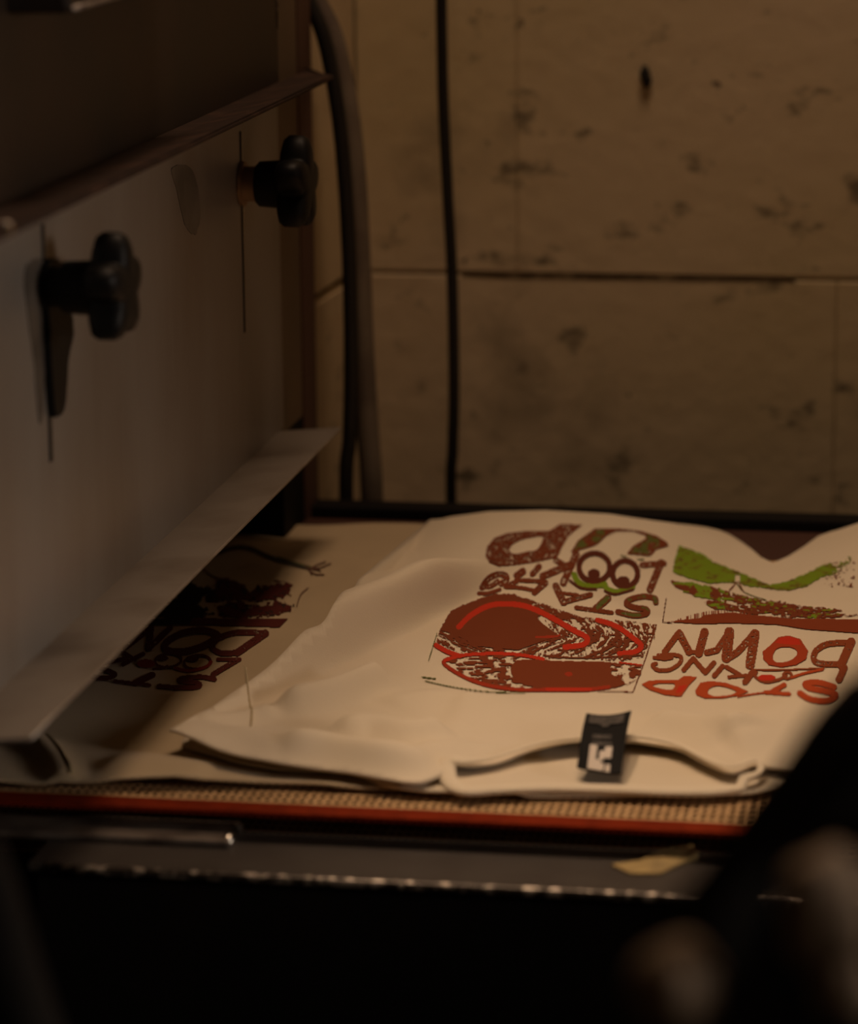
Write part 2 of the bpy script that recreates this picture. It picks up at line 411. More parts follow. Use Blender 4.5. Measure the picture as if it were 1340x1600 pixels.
# slots with their studs and star knobs
def slot(u0, v0, u1, v1, wd, material='slot'):
    a = onX(u0, v0, XF); b = onX(u1, v1, XF); y = .5*(a[1]+b[1])
    z0 = min(a[2], b[2]); z1 = max(a[2], b[2])
    s = box('slot', XF-.0005, XF+.0004, y-wd/2, y+wd/2, z0, z1, material, dry)
    box('slot_edge', XF-.0005, XF+.0008, y+wd/2, y+wd/2+.0011, z0, z1, 'brightsteel', s)
    return y
def knob(cu, cv, y, r, x0, x1, x2, x3, stud_mat, lobes=5, rot=0.):
    """axis along x; x0..x1 stud, x1..x2 hub, x2..x3 star"""
    z = float(onY(cu, cv, y)[2])
    k = bpy.data.objects.new('adjusting_knob', None); COL.objects.link(k); k.parent = dry
    wl = Vector((x0, y, z+B)); WL[k.name] = wl; k.location = wl-WL[dry.name]; k.empty_display_size = .01
    bmobj('stud', cyl_bm((x0, y, z), (x1+.001, y, z), r*.36, seg=28), stud_mat, k)
    bmobj('washer', cyl_bm((XF+.0002, y, z), (XF+.0028, y, z), r*.46, seg=32, bev=.0005), stud_mat, k)
    bmobj('hub', cyl_bm((x1, y, z), (x2+.002, y, z), r*.46, r*.5, seg=32, bev=.0015), 'blackplastic', k)
    bm = bmesh.new(); n = 100; rings = []
    th = x3-x2
    prof = [(0, .72), (.10, .92), (.28, 1.), (.72, 1.), (.90, .93), (1., .78), (1.03, .35)]
    for (tx, s) in prof:
        ring = []
        for i in range(n):
            a = 2*math.pi*i/n
            q = .5+.5*math.cos(lobes*(a-rot)); rad = r*(.60+.40*(q**.7))*s
            ring.append(bm.verts.new((x2+th*tx, y+math.sin(a)*rad, z+math.cos(a)*rad)))
        rings.append(ring)
    for A, B_ in zip(rings, rings[1:]):
        for i in range(n): bm.faces.new((A[i], A[(i+1) % n], B_[(i+1) % n], B_[i]))
    bm.faces.new(rings[0][::-1]); bm.faces.new(rings[-1])
    bmesh.ops.recalc_face_normals(bm, faces=bm.faces)
    bmobj('star_grip', bm, 'blackplastic', k, True)
    return z
ys1 = slot(375, 205, 381, 520, .0018)
ys2 = slot(66, 350, 78, 722, .0030)
def xat(u, v, y): return float(onY(u, v, y)[0])
knob(450, 288, ys1, .0285, XF, xat(402, 288, ys1), xat(440, 288, ys1), xat(486, 288, ys1), 'stud', rot=.1)
knob(160, 450, ys2, .0262, XF, xat(98, 450, ys2), xat(148, 450, ys2), xat(205, 450, ys2), 'blackplastic', rot=.0)
# bracket at the near slot; dark patches painting grime and knob reflection
z_b = float(onX(80, 450, XF)[2])
def face_patch(name, P, off, material, seed=0.):
    w_ = onX(np.array([p[0] for p in P], float), np.array([p[1] for p in P], float), XF)
    pts = spline([(p[1], p[2]) for p in w_], 6, True); c = np.mean(pts, 0); vs = []; n = len(pts)
    for x in (XF, XF+off):
        for i, q in enumerate(pts):
            k = 1+.07*noise.noise(Vector((i*.6, seed, 0)))
            vs.append((x, c[0]+(q[0]-c[0])*k, c[1]+(q[1]-c[1])*k))
    fs = [tuple(range(n))[::-1], tuple(range(n, 2*n))]+[(i, (i+1) % n, n+(i+1) % n, n+i) for i in range(n)]
    return meshobj(name, vs, fs, material, dry)
face_patch('slot_bracket', [(62, 415), (92, 412), (100, 440), (99, 480), (103, 520), (95, 560), (90, 630), (76, 650), (70, 600), (66, 520)], .004, 'blackplastic', 2)
face_patch('grime_reflection', [(38, 425), (66, 408), (70, 520), (66, 640), (60, 655), (52, 560), (44, 500)], .0005, 'grimerefl', 5)  # grime and reflection beside the slot, painted as one patch
face_patch('grime_reflection', [(268, 262), (300, 266), (312, 330), (304, 366), (288, 350), (276, 300)], .0004, 'grimerefl', 9)  # painted reflection of the far knob in the panel

# flat bar lying on the rail (left)
zb_ = zr+.0042
q0 = onZ(np.array([-260., 348., 356., -260.]), np.array([1308., 1313., 1281., 1274.]), zb_)
yb0 = float(q0[1][1]); yb1 = float(q0[2][1]); xb1 = float(q0[1][0])
bm = box_bm(xb1-.42, xb1+.003, yb0, yb1, zr, zb_, .0016)
fb = bmobj('flat_bar', bm, 'bar')
props(fb, 'flat grey metal bar lying along the front rail at left, end shining', 'metal bar')
bmobj('tip_glint', cyl_bm((xb1+.001, yb0+.002, zr+.002), (xb1+.001, yb1-.010, zr+.002), .0026, seg=16, bev=.0006), 'brightsteel', fb, True, 'bright stand-in for the highlight on the bar end')  # added bright cylinder that paints the highlight at the bar's end
# scrap of yellowed tape on the rail
P = [(955, 1352), (1000, 1346), (1035, 1336), (1082, 1326), (1090, 1340), (1060, 1352), (1030, 1366), (985, 1366)]
W_ = onZ(np.array([p[0] for p in P], float), np.array([p[1] for p in P], float), zr+.0006)
W_[:, 1] = np.clip(W_[:, 1], yr0+.003, yr1-.001)
n = len(W_); vs = [(a[0], a[1], zr+.0002) for a in W_]+[(a[0], a[1], zr+.0012+.002*(i in (2, 3, 4))) for i, a in enumerate(W_)]
props(meshobj('tape_scrap', vs, [tuple(range(n))[::-1], tuple(range(n, 2*n))]+[(i, (i+1) % n, n+(i+1) % n, n+i) for i in range(n)], 'paper'),
      'torn scrap of yellowed tape on the front rail near the black arm', 'tape')

# ------------------------------------------------------------------ cables behind the belt
def cable(name, P, y, r, material, label, cat):
    pts = [onY(u, v, y) for u, v in P]
    pts = [tuple(p) for p in pts]
    t0 = pts[0]; b0 = pts[-1]
    pts = [(t0[0]-.004, y, t0[2]+.25)]+pts+[(b0[0]+.004, y+.002, b0[2]-.25), (b0[0]+.02, y, FL+r)]
    s = spline(pts, 10)
    return props(tube(name, s, r, material), label, cat)
cable('ribbed_hose', [(470, -60), (492, 0), (519, 60), (539, 150), (552, 250), (561, 400), (567, 550), (575, 680), (582, 805)], 2.107, .0076, 'hose', 'thick grey-brown hose hanging just right of the hood post', 'hose')
cable('black_cable', [(463, -60), (482, 0), (506, 60), (524, 150), (536, 250), (545, 400), (548, 550), (546, 680), (541, 805)], 2.094, .0048, 'cord', 'black cable hanging against the thick hose and swinging left of it below', 'cable')
cable('power_cord', [(688, -60), (689, 0), (692, 150), (699, 300), (706, 430), (709, 600), (707, 700), (705, 806)], 2.16, .0038, 'cord', 'thin black cord hanging alone down the middle of the block wall', 'cord')

# ------------------------------------------------------------------ T-shirts
def ss(a, b, x): t = np.clip((x-a)/(b-a), 0, 1); return t*t*(3-2*t)
def folds(x, y, F):
    """sum of soft ridges along polylines; F: (pixel polyline, width, height, sharp side)"""
    h = np.zeros_like(x)
    for P, wd, ht in F:
        W = onZ(np.array([p[0] for p in P], float), np.array([p[1] for p in P], float), .012)[:, :2]
        W = np.array(spline([tuple(q) for q in W], 4)); best = np.full_like(x, 1e9); tt = np.zeros_like(x)
        n_ = len(W)-1
        for i in range(n_):
            a = W[i]; d = W[i+1]-a; L2 = d.dot(d)+1e-12
            t = np.clip(((x-a[0])*d[0]+(y-a[1])*d[1])/L2, 0, 1)
            # distances across depth count less: the cloth is wide in y
            dd = (x-a[0]-t*d[0])**2+(y-a[1]-t*d[1])**2
            m_ = dd < best; best = np.where(m_, dd, best); tt = np.where(m_, (i+t)/n_, tt)
        fade = ss(0, .18, tt)*ss(0, .18, 1-tt)*.75+.25
        h = h+ht*np.exp(-best/(wd*wd))*fade
    return h
sil = [(600, 838), (660, 822), (700, 811), (760, 802), (850, 800), (950, 806), (1050, 822), (1130, 845), (1180, 862), (1210, 870), (1235, 858), (1280, 842), (1340, 820), (1420, 800), (1500, 800), (1600, 830)]
YR = 2.005
S_ = onY(np.array([p[0] for p in sil], float), np.array([p[1] for p in sil], float), YR)
F1 = [([(400, 860), (450, 880), (520, 890)], .018, .005), ([(520, 850), (560, 870), (620, 850)], .02, .006),
      ([(50, 1135), (80, 1160), (108, 1200)], .008, .007), ([(110, 1212), (250, 1216), (420, 1218), (540, 1222)], .016, .007),
      ([(150, 1170), (260, 1180), (330, 1185)], .02, .004), ([(480, 940), (520, 900), (600, 880)], .016, .003)]
def H1(x, y):
    h = .0035+folds(x, y, F1)+.0012*np.sin(x*60+y*23)*np.cos(y*37-x*11)
    return np.maximum(h, .002)
F2 = [([(300, 1128), (390, 1068), (470, 1000), (560, 940), (640, 905), (720, 880)], .016, .004),
      ([(430, 1108), (500, 1096), (560, 1078), (600, 1062)], .010, .014),
      ([(330, 1150), (430, 1165), (520, 1180), (600, 1188), (690, 1172), (780, 1160)], .012, .006),
      ([(520, 1150), (580, 1140), (640, 1150), (700, 1140)], .012, .011),
      ([(700, 1100), (850, 1110), (1000, 1118)], .03, .005),
      ([(300, 1140), (370, 1122), (430, 1112)], .008, .005), ([(430, 1175), (520, 1172), (600, 1190), (680, 1196)], .010, .007), ([(600, 1100), (680, 1085), (760, 1095)], .014, .004), ([(1020, 1120), (1100, 1135), (1160, 1160)], .014, .007), ([(1120, 1160), (1180, 1150), (1230, 1120), (1300, 1080)], .022, .008),
      ([(860, 1000), (1000, 980), (1150, 985), (1300, 995)], .03, .004),
      ([(740, 905), (860, 925), (1000, 960)], .02, .004), ([(640, 900), (720, 880), (780, 860)], .02, -.006)]
PA = onZ(375, 1116, .008)[:2]; PB_ = onZ(680, 968, .008)[:2]; PN = _n(np.array([PB_[1]-PA[1], -(PB_[0]-PA[0])])); PF = float(onZ(600, 1165, .01)[1]); TP = onZ(300, 1150, .015)[:2]
xo1 = float(onZ(850, 1100, 0)[0])
def under(x, y): return (H1(x, y)+.0025)*(1-ss(xo1, xo1+.03, x))
def H2(x, y):
    h = .0095+folds(x, y, F2)
    sd = (x-PA[0])*PN[0]+(y-PA[1])*PN[1]
    pl = ss(-.004, .014, -sd)*(1-.6*ss(.016, .05, -sd))*ss(PF+.005, PF+.075, y)*(1-ss(1.80, 1.92, y))
    h = h+.027*pl
    h = h+.009*np.exp(-((x-TP[0])/.035)**2-((y-TP[1])/.03)**2)
    zr_ = np.interp(x, S_[:, 0], S_[:, 2])
    hump = ss(1.78, YR, y)**1.3*(1-ss(YR+.002, YR+.05, y))
    h = h*(1-ss(1.86, 1.97, y)*.6)
    h = h*(1-hump)+np.maximum(zr_, .003)*hump
    h = h+.0008*np.sin(x*75+y*31)*np.cos(y*43-x*17)*(1-hump)
    # cloth comes down to the belt towards its front corners
    return np.maximum(h, under(x, y)+.003)
def H2b(x, y): return np.maximum(.0030+.0015*np.sin(x*21+1)**2, under(x, y))

def poly_sheet(name, outline, H, material, parent, step=.0045, th=.0012, edge_drop=0.):
    o2 = [Vector((float(p[0]), float(p[1]))) for p in outline]
    ox = np.array([p[0] for p in outline]); oy = np.array([p[1] for p in outline])
    gx, gy = np.meshgrid(np.arange(ox.min(), ox.max(), step), np.arange(oy.min(), oy.max(), step))
    gx = gx+(np.arange(gx.shape[0]) % 2)[:, None]*step/2
    px = gx.ravel(); py = gy.ravel(); ins = np.zeros(px.shape, bool); dmin = np.full(px.shape, 1e9)
    n_ = len(ox)
    for i in range(n_):
        x0, y0, x1, y1 = ox[i], oy[i], ox[(i+1) % n_], oy[(i+1) % n_]
        c = ((y0 > py) != (y1 > py)) & (px < (x1-x0)*(py-y0)/((y1-y0) if y1 != y0 else 1e-12)+x0); ins ^= c
        dx, dy = x1-x0, y1-y0; t = np.clip(((px-x0)*dx+(py-y0)*dy)/(dx*dx+dy*dy+1e-15), 0, 1)
        dmin = np.minimum(dmin, np.hypot(px-x0-t*dx, py-y0-t*dy))
    k = ins & (dmin > step*.45)
    pts = o2+[Vector((float(a), float(b))) for a, b in zip(px[k], py[k])]
    vv, ee, ff, *_ = geometry.delaunay_2d_cdt(pts, [], [list(range(n_))], 1, 1e-6)
    X_ = np.array([v.x for v in vv]); Y_ = np.array([v.y for v in vv]); Z_ = H(X_, Y_)
    nb = len(vv)
    top = np.stack([X_, Y_, Z_], 1); bot = np.stack([X_, Y_, Z_-th], 1)
    F = [tuple(f) for f in ff]
    cnt = {}
    for f in F:
        for a, b in zip(f, f[1:]+f[:1]): cnt[(a, b)] = 1
    faces = list(F)+[tuple(i+nb for i in f[::-1]) for f in F]
    for (a, b) in cnt:
        if (b, a) not in cnt: faces.append((b, a, a+nb, b+nb))
    return meshobj(name, np.vstack([top, bot]), faces, material, parent, True)

def px_outline(P, z, n=6, closed=True):
    S = spline(P, n, closed)
    return [tuple(onZ(p[0], p[1], z)[:2]) for p in S]

# ---- shirt lying half under the hood
s1 = thing('t_shirt', (-.50, 1.75, 0), 'shade-darkened T-shirt lying half under the steel hood, plant print in dark ink', 't-shirt')
O1 = px_outline([(0, 1222), (150, 1228), (400, 1226), (560, 1232), (700, 1225), (800, 1180), (820, 1050), (780, 900), (740, 850), (690, 822), (600, 820), (480, 820), (390, 817), (250, 830), (60, 900), (-300, 1020), (-330, 1150), (-200, 1215)], .003)
poly_sheet('shirt_body', O1, H1, 'clothshade', s1)
c1 = [(u, v) for u, v in ((48, 1134), (70, 1146), (90, 1168), (104, 1190), (112, 1206))]
w_ = [onZ(u, v, .008) for u, v in spline(c1, 6)]
tube('hem_seam', [(p[0], p[1], float(H1(np.array([p[0]]), np.array([p[1]]))[0])+.0004) for p in w_], .0010, 'thread', s1, seg=8)

# ---- shirt on top, collar towards us
s2 = thing('t_shirt', (.0, 1.75, .0), 'cream T-shirt lying collar forward with four-panel red and green print', 't-shirt')
neck_front = [(703, 1190), (730, 1189), (775, 1182), (830, 1164), (890, 1154), (950, 1151), (1000, 1151), (1055, 1162), (1100, 1184), (1140, 1198), (1178, 1188)]
front_left = [(264, 1140), (330, 1166), (420, 1188), (520, 1203), (600, 1216), (650, 1222), (690, 1210)]
right_side = [(1230, 1192), (1330, 1180), (1480, 1150), (1640, 1120), (1700, 1080), (1560, 1000), (1540, 950), (1560, 880)]
left_side = [(560, 905), (520, 945), (470, 990), (395, 1060), (330, 1105)]
def woH(P, H):
    u = np.array([p[0] for p in P], float); v = np.array([p[1] for p in P], float); z = np.full(u.shape, .012)
    for _ in range(40):
        q = onZ(u, v, 0.) if False else np.array([onZ(a, b, c) for a, b, c in zip(u, v, z)])
        z = .7*z+.3*H(q[:, 0], q[:, 1])
    return [(float(a), float(b)) for a, b, _ in q]
def wo(P, z): return [tuple(onZ(p[0], p[1], z)[:2]) for p in P]
fo = wo(front_left, .012)+wo(neck_front, .012)+wo(right_side, .012)
xb = np.linspace(onZ(1560, 860, .01)[0], onZ(640, 850, .01)[0], 46)
xn = onZ(1210, 870, .0)[0]
def hem_y(x): return 2.043-.085*math.exp(-(abs(x-xn)/.022)**1.5)-.02*float(ss(-.26, -.33, x)) 
hem = [(x, hem_y(x)) for x in xb]
fo = [tuple(p) for p in spline(woH(front_left, H2), 5)]+[tuple(p) for p in spline(wo(neck_front, .012), 5)][1:]+[tuple(p) for p in spline(wo(right_side, .012), 5)]+hem+[tuple(p) for p in spline(woH(left_side, H2), 10)]
front = poly_sheet('front_panel', fo, H2, 'cloth', s2, step=.003)
bo = [tuple(p) for p in spline(wo([(290, 1160), (320, 1188), (430, 1206), (540, 1216), (610, 1236), (700, 1245), (800, 1244), (950, 1243), (1100, 1244), (1180, 1240), (1260, 1215), (1400, 1190), (1600, 1150), (1620, 1100), (1400, 1060), (1000, 1060), (600, 1060), (420, 1100)], .003), 5, True)]
poly_sheet('back_panel', bo, lambda x, y: H2b(x, y), 'cloth', s2, step=.006)
# collar rib: closed loop, front neckline high, back neckline low and nearer
def zz(u, v, z): p = onZ(u, v, z); return (p[0], p[1], z)
loop = [zz(u, v, .0125) for u, v in neck_front]
loop += [zz(1188, 1200, .010), zz(1176, 1222, .006), zz(1130, 1235, .0055), zz(1050, 1237, .0055), zz(950, 1233, .0055), zz(850, 1231, .0058), zz(770, 1234, .0058), zz(724, 1236, .006), zz(704, 1222, .0075), zz(697, 1204, .010)]
lp = spline(loop, 8, True)
rr_ = []
for p in lp: rr_.append(.0017 if p[1] > onZ(900, 1203, .01)[1] else .0046)
rr_ = np.convolve(np.r_[rr_[-6:], rr_, rr_[:6]], np.ones(13)/13, 'valid')
lp = [(p[0], p[1], float(max(p[2], H2(np.array([p[0]]), np.array([p[1]]))[0]+.0005) if p[1] > onZ(900, 1203, .01)[1] else p[2])) for p in lp]
tube('collar_rib', lp, rr_*1.0, 'rib', s2, seg=14, closed=True, flat=.45)
# neck label: a bent strip leaning out of the neck
ltop = [(916, 1114), (950, 1117), (986, 1110)]; lbot = [(901, 1198), (935, 1206), (970, 1208)]
zt = .022; zb0 = .010
Tt = [onZ(u, v, zt) for u, v in ltop]; Lb = [onZ(u, v, zb0) for u, v in lbot]
def lab(s, t, off=0.):
    """s across 0..1, t from foot 0 to top 1"""
    q = lambda A: (1-s)*(1-2*s)*A[0]+4*s*(1-s)*A[1]+s*(2*s-1)*A[2]
    p = q(Lb)*(1-t)+q(Tt)*t; p[2] += .0035*math.sin(math.pi*t)+off
    p[1] -= off*.5
    return p
def lab_sheet(name, s0, s1, t0, t1, off, th, material, parent, ns=8, nt=10):
    vs = []; fs = []
    for o_ in (off, off-th):
        for i in range(nt+1):
            for j in range(ns+1): vs.append(lab(s0+(s1-s0)*j/ns, t0+(t1-t0)*i/nt, o_))
    N1 = (nt+1)*(ns+1); ix = lambda i, j: i*(ns+1)+j
    for i in range(nt):
        for j in range(ns):
            fs.append((ix(i, j), ix(i, j+1), ix(i+1, j+1), ix(i+1, j))); fs.append(tuple(N1+k for k in (ix(i, j), ix(i+1, j), ix(i+1, j+1), ix(i, j+1))))
    for j in range(ns):
        fs.append((ix(0, j+1), ix(0, j), N1+ix(0, j), N1+ix(0, j+1))); fs.append((ix(nt, j), ix(nt, j+1), N1+ix(nt, j+1), N1+ix(nt, j)))
    for i in range(nt):
        fs.append((ix(i, 0), ix(i+1, 0), N1+ix(i+1, 0), N1+ix(i, 0))); fs.append((ix(i+1, ns), ix(i, ns), N1+ix(i, ns), N1+ix(i+1, ns)))
    return meshobj(name, vs, fs, material, parent)
nl = lab_sheet('neck_label', 0, 1, 0, 1, 0, .0008, 'label', s2); nl['label'] = 'black woven label with pale lettering'
lab_sheet('woven_mark', .10, .88, .72, .93, .0006, .0003, 'labelgrey', nl)
lab_sheet('woven_mark', .42, .58, .66, .73, .0006, .0003, 'labelgrey', nl, 3, 2)
lab_sheet('woven_mark', .26, .68, .43, .50, .0006, .0003, 'labelgrey', nl)
lab_sheet('woven_mark', .28, .72, .33, .39, .0006, .0003, 'labelgrey', nl)
# pale size block: white patch broken by dark strokes, as woven
lab_sheet('size_block', .24, .40, .01, .33, .0006, .0003, 'labelink', nl, 3, 6)
lab_sheet('size_block', .40, .52, .01, .14, .0006, .0003, 'labelink', nl, 3, 3)
lab_sheet('size_block', .47, .58, .14, .26, .0006, .0003, 'labelink', nl, 3, 3)
lab_sheet('size_block', .58, .74, .17, .32, .0006, .0003, 'labelink', nl, 3, 3)
lab_sheet('size_block', .52, .60, .01, .10, .0006, .0003, 'labelink', nl, 3, 3)
lab_sheet('size_block', .64, .74, .0, .09, .0006, .0003, 'labelink', nl, 3, 3)
# stray thread on the left sleeve
w_ = [onZ(u, v, .02) for u, v in spline([(384, 1066), (391, 1080), (393, 1096), (391, 1108)], 5)]
tube('sleeve_seam', [(p[0], p[1], float(H2(np.array([p[0]]), np.array([p[1]]))[0])+.0001) for p in w_], .0006, 'thread', s2, seg=8)

# ------------------------------------------------------------------ printed ink
BR = (.17, .036, .010); RD = (.50, .028, .008); GN = (.17, .255, .010); OR = (.42, .06, .012); DK = (.10, .020, .008); OL = (.10, .11, .02)
rs = np.random.RandomState(7)
def vnoise(x, y, seed=0):
    xi = np.floor(x).astype(int); yi = np.floor(y).astype(int); fx = x-xi; fy = y-yi; fx = fx*fx*(3-2*fx); fy = fy*fy*(3-2*fy)
    def h(a, b): 
        q = np.sin(a*127.1+b*311.7+seed*74.7)*43758.5453; return q-np.floor(q)
    return (h(xi, yi)*(1-fx)+h(xi+1, yi)*fx)*(1-fy)+(h(xi, yi+1)*(1-fx)+h(xi+1, yi+1)*fx)*fy
def fb(x, y, seed=0): return .55*vnoise(x, y, seed)+.3*vnoise(2.1*x, 2.1*y, seed+3)+.15*vnoise(4.3*x, 4.3*y, seed+7)
class Print:
    """a patch of ink sampled on a fine lattice, in the crop coordinates it was traced in"""
    def __init__(s, reg, scale, W, H, sub=4.0, pad=0):
        s.reg = reg; s.k = scale; s.sub = sub
        nx = int(W/sub); ny = int(H/sub)
        s.cx, s.cy = np.meshgrid((np.arange(nx)+.5)*sub, (np.arange(ny)+.5)*sub)
        s.on = np.zeros(s.cx.shape, bool); s.c = np.zeros(s.cx.shape+(3,)); s.nx, s.ny = nx, ny
    def put(s, m_, col, tex=None):
        s.on |= m_; s.c[m_] = col
    def inside(s, P):
        x, y = s.cx, s.cy; ins = np.zeros(x.shape, bool); n = len(P)
        for i in range(n):
            x0, y0 = P[i]; x1, y1 = P[(i+1) % n]
            if y0 != y1: ins ^= ((y0 > y) != (y1 > y)) & (x < (x1-x0)*(y-y0)/(y1-y0)+x0)
        return ins
    def dist(s, P, closed=False):
        x, y = s.cx, s.cy; d = np.full(x.shape, 1e9); n = len(P)
        for i in range(n if closed else n-1):
            x0, y0 = P[i]; x1, y1 = P[(i+1) % n]; dx, dy = x1-x0, y1-y0
            t = np.clip(((x-x0)*dx+(y-y0)*dy)/(dx*dx+dy*dy+1e-9), 0, 1); d = np.minimum(d, np.hypot(x-x0-t*dx, y-y0-t*dy))
        return d
    def stroke(s, P, w_, col=BR, fill=None, wear=.0, smooth=True, closed=False, alt=None):
        Q = [tuple(p) for p in spline(P, 5, closed)] if (smooth and len(P) > 2) else P
        d = s.dist(Q, closed); m_ = d < w_/2
        s._ink(m_, w_/2-d, w_, col, wear, alt)
    def poly(s, P, hole=None, col=BR, wear=0., alt=None, w_=40, rough=0., smooth=False):
        Q = [tuple(p) for p in spline(P, 4, True)] if smooth else P
        m_ = s.inside(Q); d = s.dist(Q, True)
        if rough: m_ = (np.where(m_, d, -d)+rough*(fb(s.cx/18, s.cy/12, 5)-.5)*2) > 0
        if hole: 
            hq = [tuple(p) for p in spline(hole, 4, True)]; m_ &= ~s.inside(hq); d = np.minimum(d, s.dist(hq, True))
        s._ink(m_, d, w_, col, wear, alt)
    def _ink(s, m_, depth, w_, col, wear, alt):
        core = depth > min(9, w_*.24)
        nz = fb(s.cx/13, s.cy/9, 1)
        skip = core & (nz < wear)
        if alt is not None:
            an = fb(s.cx/40, s.cy/30, 9) > .5
            s.put(m_ & ~skip, col); s.put(m_ & ~skip & core & an, alt)
        else: s.put(m_ & ~skip, col)
        worn = m_ & skip                    # thin ink between: half-covered cells
        keep = worn & (fb(s.cx/5, s.cy/5, 4) > .56); s.put(keep, tuple(.5*a+.25*b for a, b in zip(col, (.6, .5, .35))))
    def erase(s, P, rough=0): s.on &= ~s.inside(P)
    def build(s, name, H, parent, label=None, off=.0006):
        X0, Y0 = s.reg; ny, nx = s.on.shape
        gx, gy = np.meshgrid(np.arange(nx+1)*s.sub, np.arange(ny+1)*s.sub)
        used = np.zeros(gx.shape, bool)
        for a in (0, 1):
            for b in (0, 1): used[a:ny+a, b:nx+b] |= s.on
        u = X0+gx[used]/s.k; v = Y0+gy[used]/s.k
        r = rays(u, v)
        zs = np.linspace(.06, -.004, 130); prev = None; hit = np.full(u.shape, np.nan)
        pz = None; pd = None
        for z in zs:
            t = (z-CAM[2])/r[:, 2]; x = r[:, 0]*t; y = r[:, 1]*t; d = z-off-H(x, y)
            if pd is not None:
                c = np.isnan(hit) & (d <= 0) & (pd > 0)
                hit = np.where(c, pz+(z-pz)*pd/(pd-d+1e-12), hit)
            pz, pd = z, d
        ok = ~np.isnan(hit); hz = np.where(ok, hit, 0)
        t = (hz-CAM[2])/r[:, 2]; P = np.stack([r[:, 0]*t, r[:, 1]*t, hz], 1)
        idx = np.full(gx.shape, -1); idx[used] = np.arange(len(u)); okg = np.zeros(gx.shape, bool); okg[used] = ok
        fs = []; cs = []
        for j, i in zip(*np.nonzero(s.on)):
            if okg[j, i] and okg[j+1, i] and okg[j, i+1] and okg[j+1, i+1]:
                q = (idx[j+1, i], idx[j+1, i+1], idx[j, i+1], idx[j, i])
                pq = P[list(q)]
                if pq[:, 1].max()-pq[:, 1].min() > .03: continue
                fs.append(q); cs.append(s.c[j, i])
        o = meshobj(name, P, fs, 'ink', parent, True, label)
        at = o.data.color_attributes.new('ink', 'FLOAT_COLOR', 'CORNER')
        ca = np.ones((len(fs)*4, 4)); ca[:, :3] = np.repeat(np.array(cs), 4, 0)
        at.data.foreach_set('color', ca.ravel())
        return o

# --- UP / LOOKING / STARTING panel
A = Print((730, 800), 4.0606, 1340, 731)
WR = .42
A.poly([(590, 75), (730, 80), (690, 110), (640, 150), (600, 220), (570, 285), (440, 315), (300, 335), (200, 343), (140, 320), (115, 280), (125, 220), (170, 165), (250, 135), (350, 122), (520, 118)],
       [(480, 155), (445, 235), (380, 250), (300, 265), (265, 245), (285, 205), (340, 175), (410, 160)], wear=WR)
A.poly([(655, 258), (700, 180), (810, 103), (950, 103), (1100, 120), (1200, 150), (1265, 190), (1275, 215), (1200, 235), (1160, 278), (1010, 265), (1050, 215), (1130, 168), (1130, 147), (1050, 120), (940, 120), (880, 150), (830, 200), (800, 215)], wear=.30, alt=OL)
A.stroke([(690, 268), (608, 448)], 44, wear=WR, smooth=False); A.stroke([(635, 345), (560, 305)], 34, wear=WR); A.stroke([(650, 335), (560, 372), (478, 405)], 44, wear=WR, smooth=False)
A.stroke([(455, 345), (412, 392)], 36, wear=WR); A.stroke([(352, 375), (315, 402)], 44, wear=.3)
A.stroke([(95, 478), (130, 425), (190, 395), (240, 402), (245, 432), (215, 452)], 38, wear=WR); A.stroke([(90, 475), (150, 468), (190, 440)], 30, wear=WR); A.stroke([(72, 516), (130, 514), (205, 490)], 22)
A.stroke([(495, 448), (425, 508)], 38, wear=WR); A.stroke([(490, 440), (400, 435), (310, 430)], 26, wear=.3); A.stroke([(310, 440), (240, 472)], 28, wear=.3); A.stroke([(250, 475), (340, 480), (435, 500)], 24, wear=.3)
A.stroke([(560, 468), (610, 572)], 44, wear=WR); A.stroke([(610, 570), (780, 523)], 34, wear=WR); A.stroke([(590, 512), (700, 525)], 20, wear=.2)
A.stroke([(690, 605), (915, 637)], 26, wear=.3, smooth=False); A.stroke([(815, 612), (890, 545)], 46, wear=.3, alt=OL)
A.stroke([(1195, 572), (1185, 545), (1110, 535), (1030, 555), (1010, 582), (1060, 605), (1130, 615), (1135, 642), (1060, 655), (955, 632)], 36, wear=.25, alt=OL)
A.stroke([(1228, 320), (1158, 490)], 44, wear=WR); A.stroke([(1245, 325), (1108, 335)], 36, wear=WR)
A.stroke([(676, 395), (700, 440), (760, 468), (850, 462)], 34, GN); A.stroke([(650, 435), (720, 480), (815, 490)], 16, DK)
A.stroke([(870, 455), (890, 490), (960, 505), (1048, 475)], 34, GN); A.stroke([(870, 500), (940, 520), (1050, 490)], 14, DK)
def ell(cx, cy, rx, ry, n=24, rot=0.):
    c, s_ = math.cos(rot), math.sin(rot)
    return [(cx+rx*math.cos(a)*c-ry*math.sin(a)*s_, cy+rx*math.cos(a)*s_+ry*math.sin(a)*c) for a in np.linspace(0, 2*math.pi, n, endpoint=False)]
def eye(P_, c, r, pc_, pr):
    P_.on &= ~P_.inside(ell(*c, *r)); P_.stroke(ell(*c, *r), 34, DK, closed=True, smooth=False); P_.poly(ell(*pc_, *pr), col=DK)
eye(A, (805, 350), (98, 90), (802, 393), (40, 34)); eye(A, (1000, 390), (80, 82), (988, 436), (42, 30))
A.stroke([(975, 275), (1010, 285)], 7, OL); A.stroke([(1080, 298), (1118, 300)], 7, OL)
A.build('printed_lettering', H2, front, 'upside-down lettering with a pair of cartoon eyes in dark red')

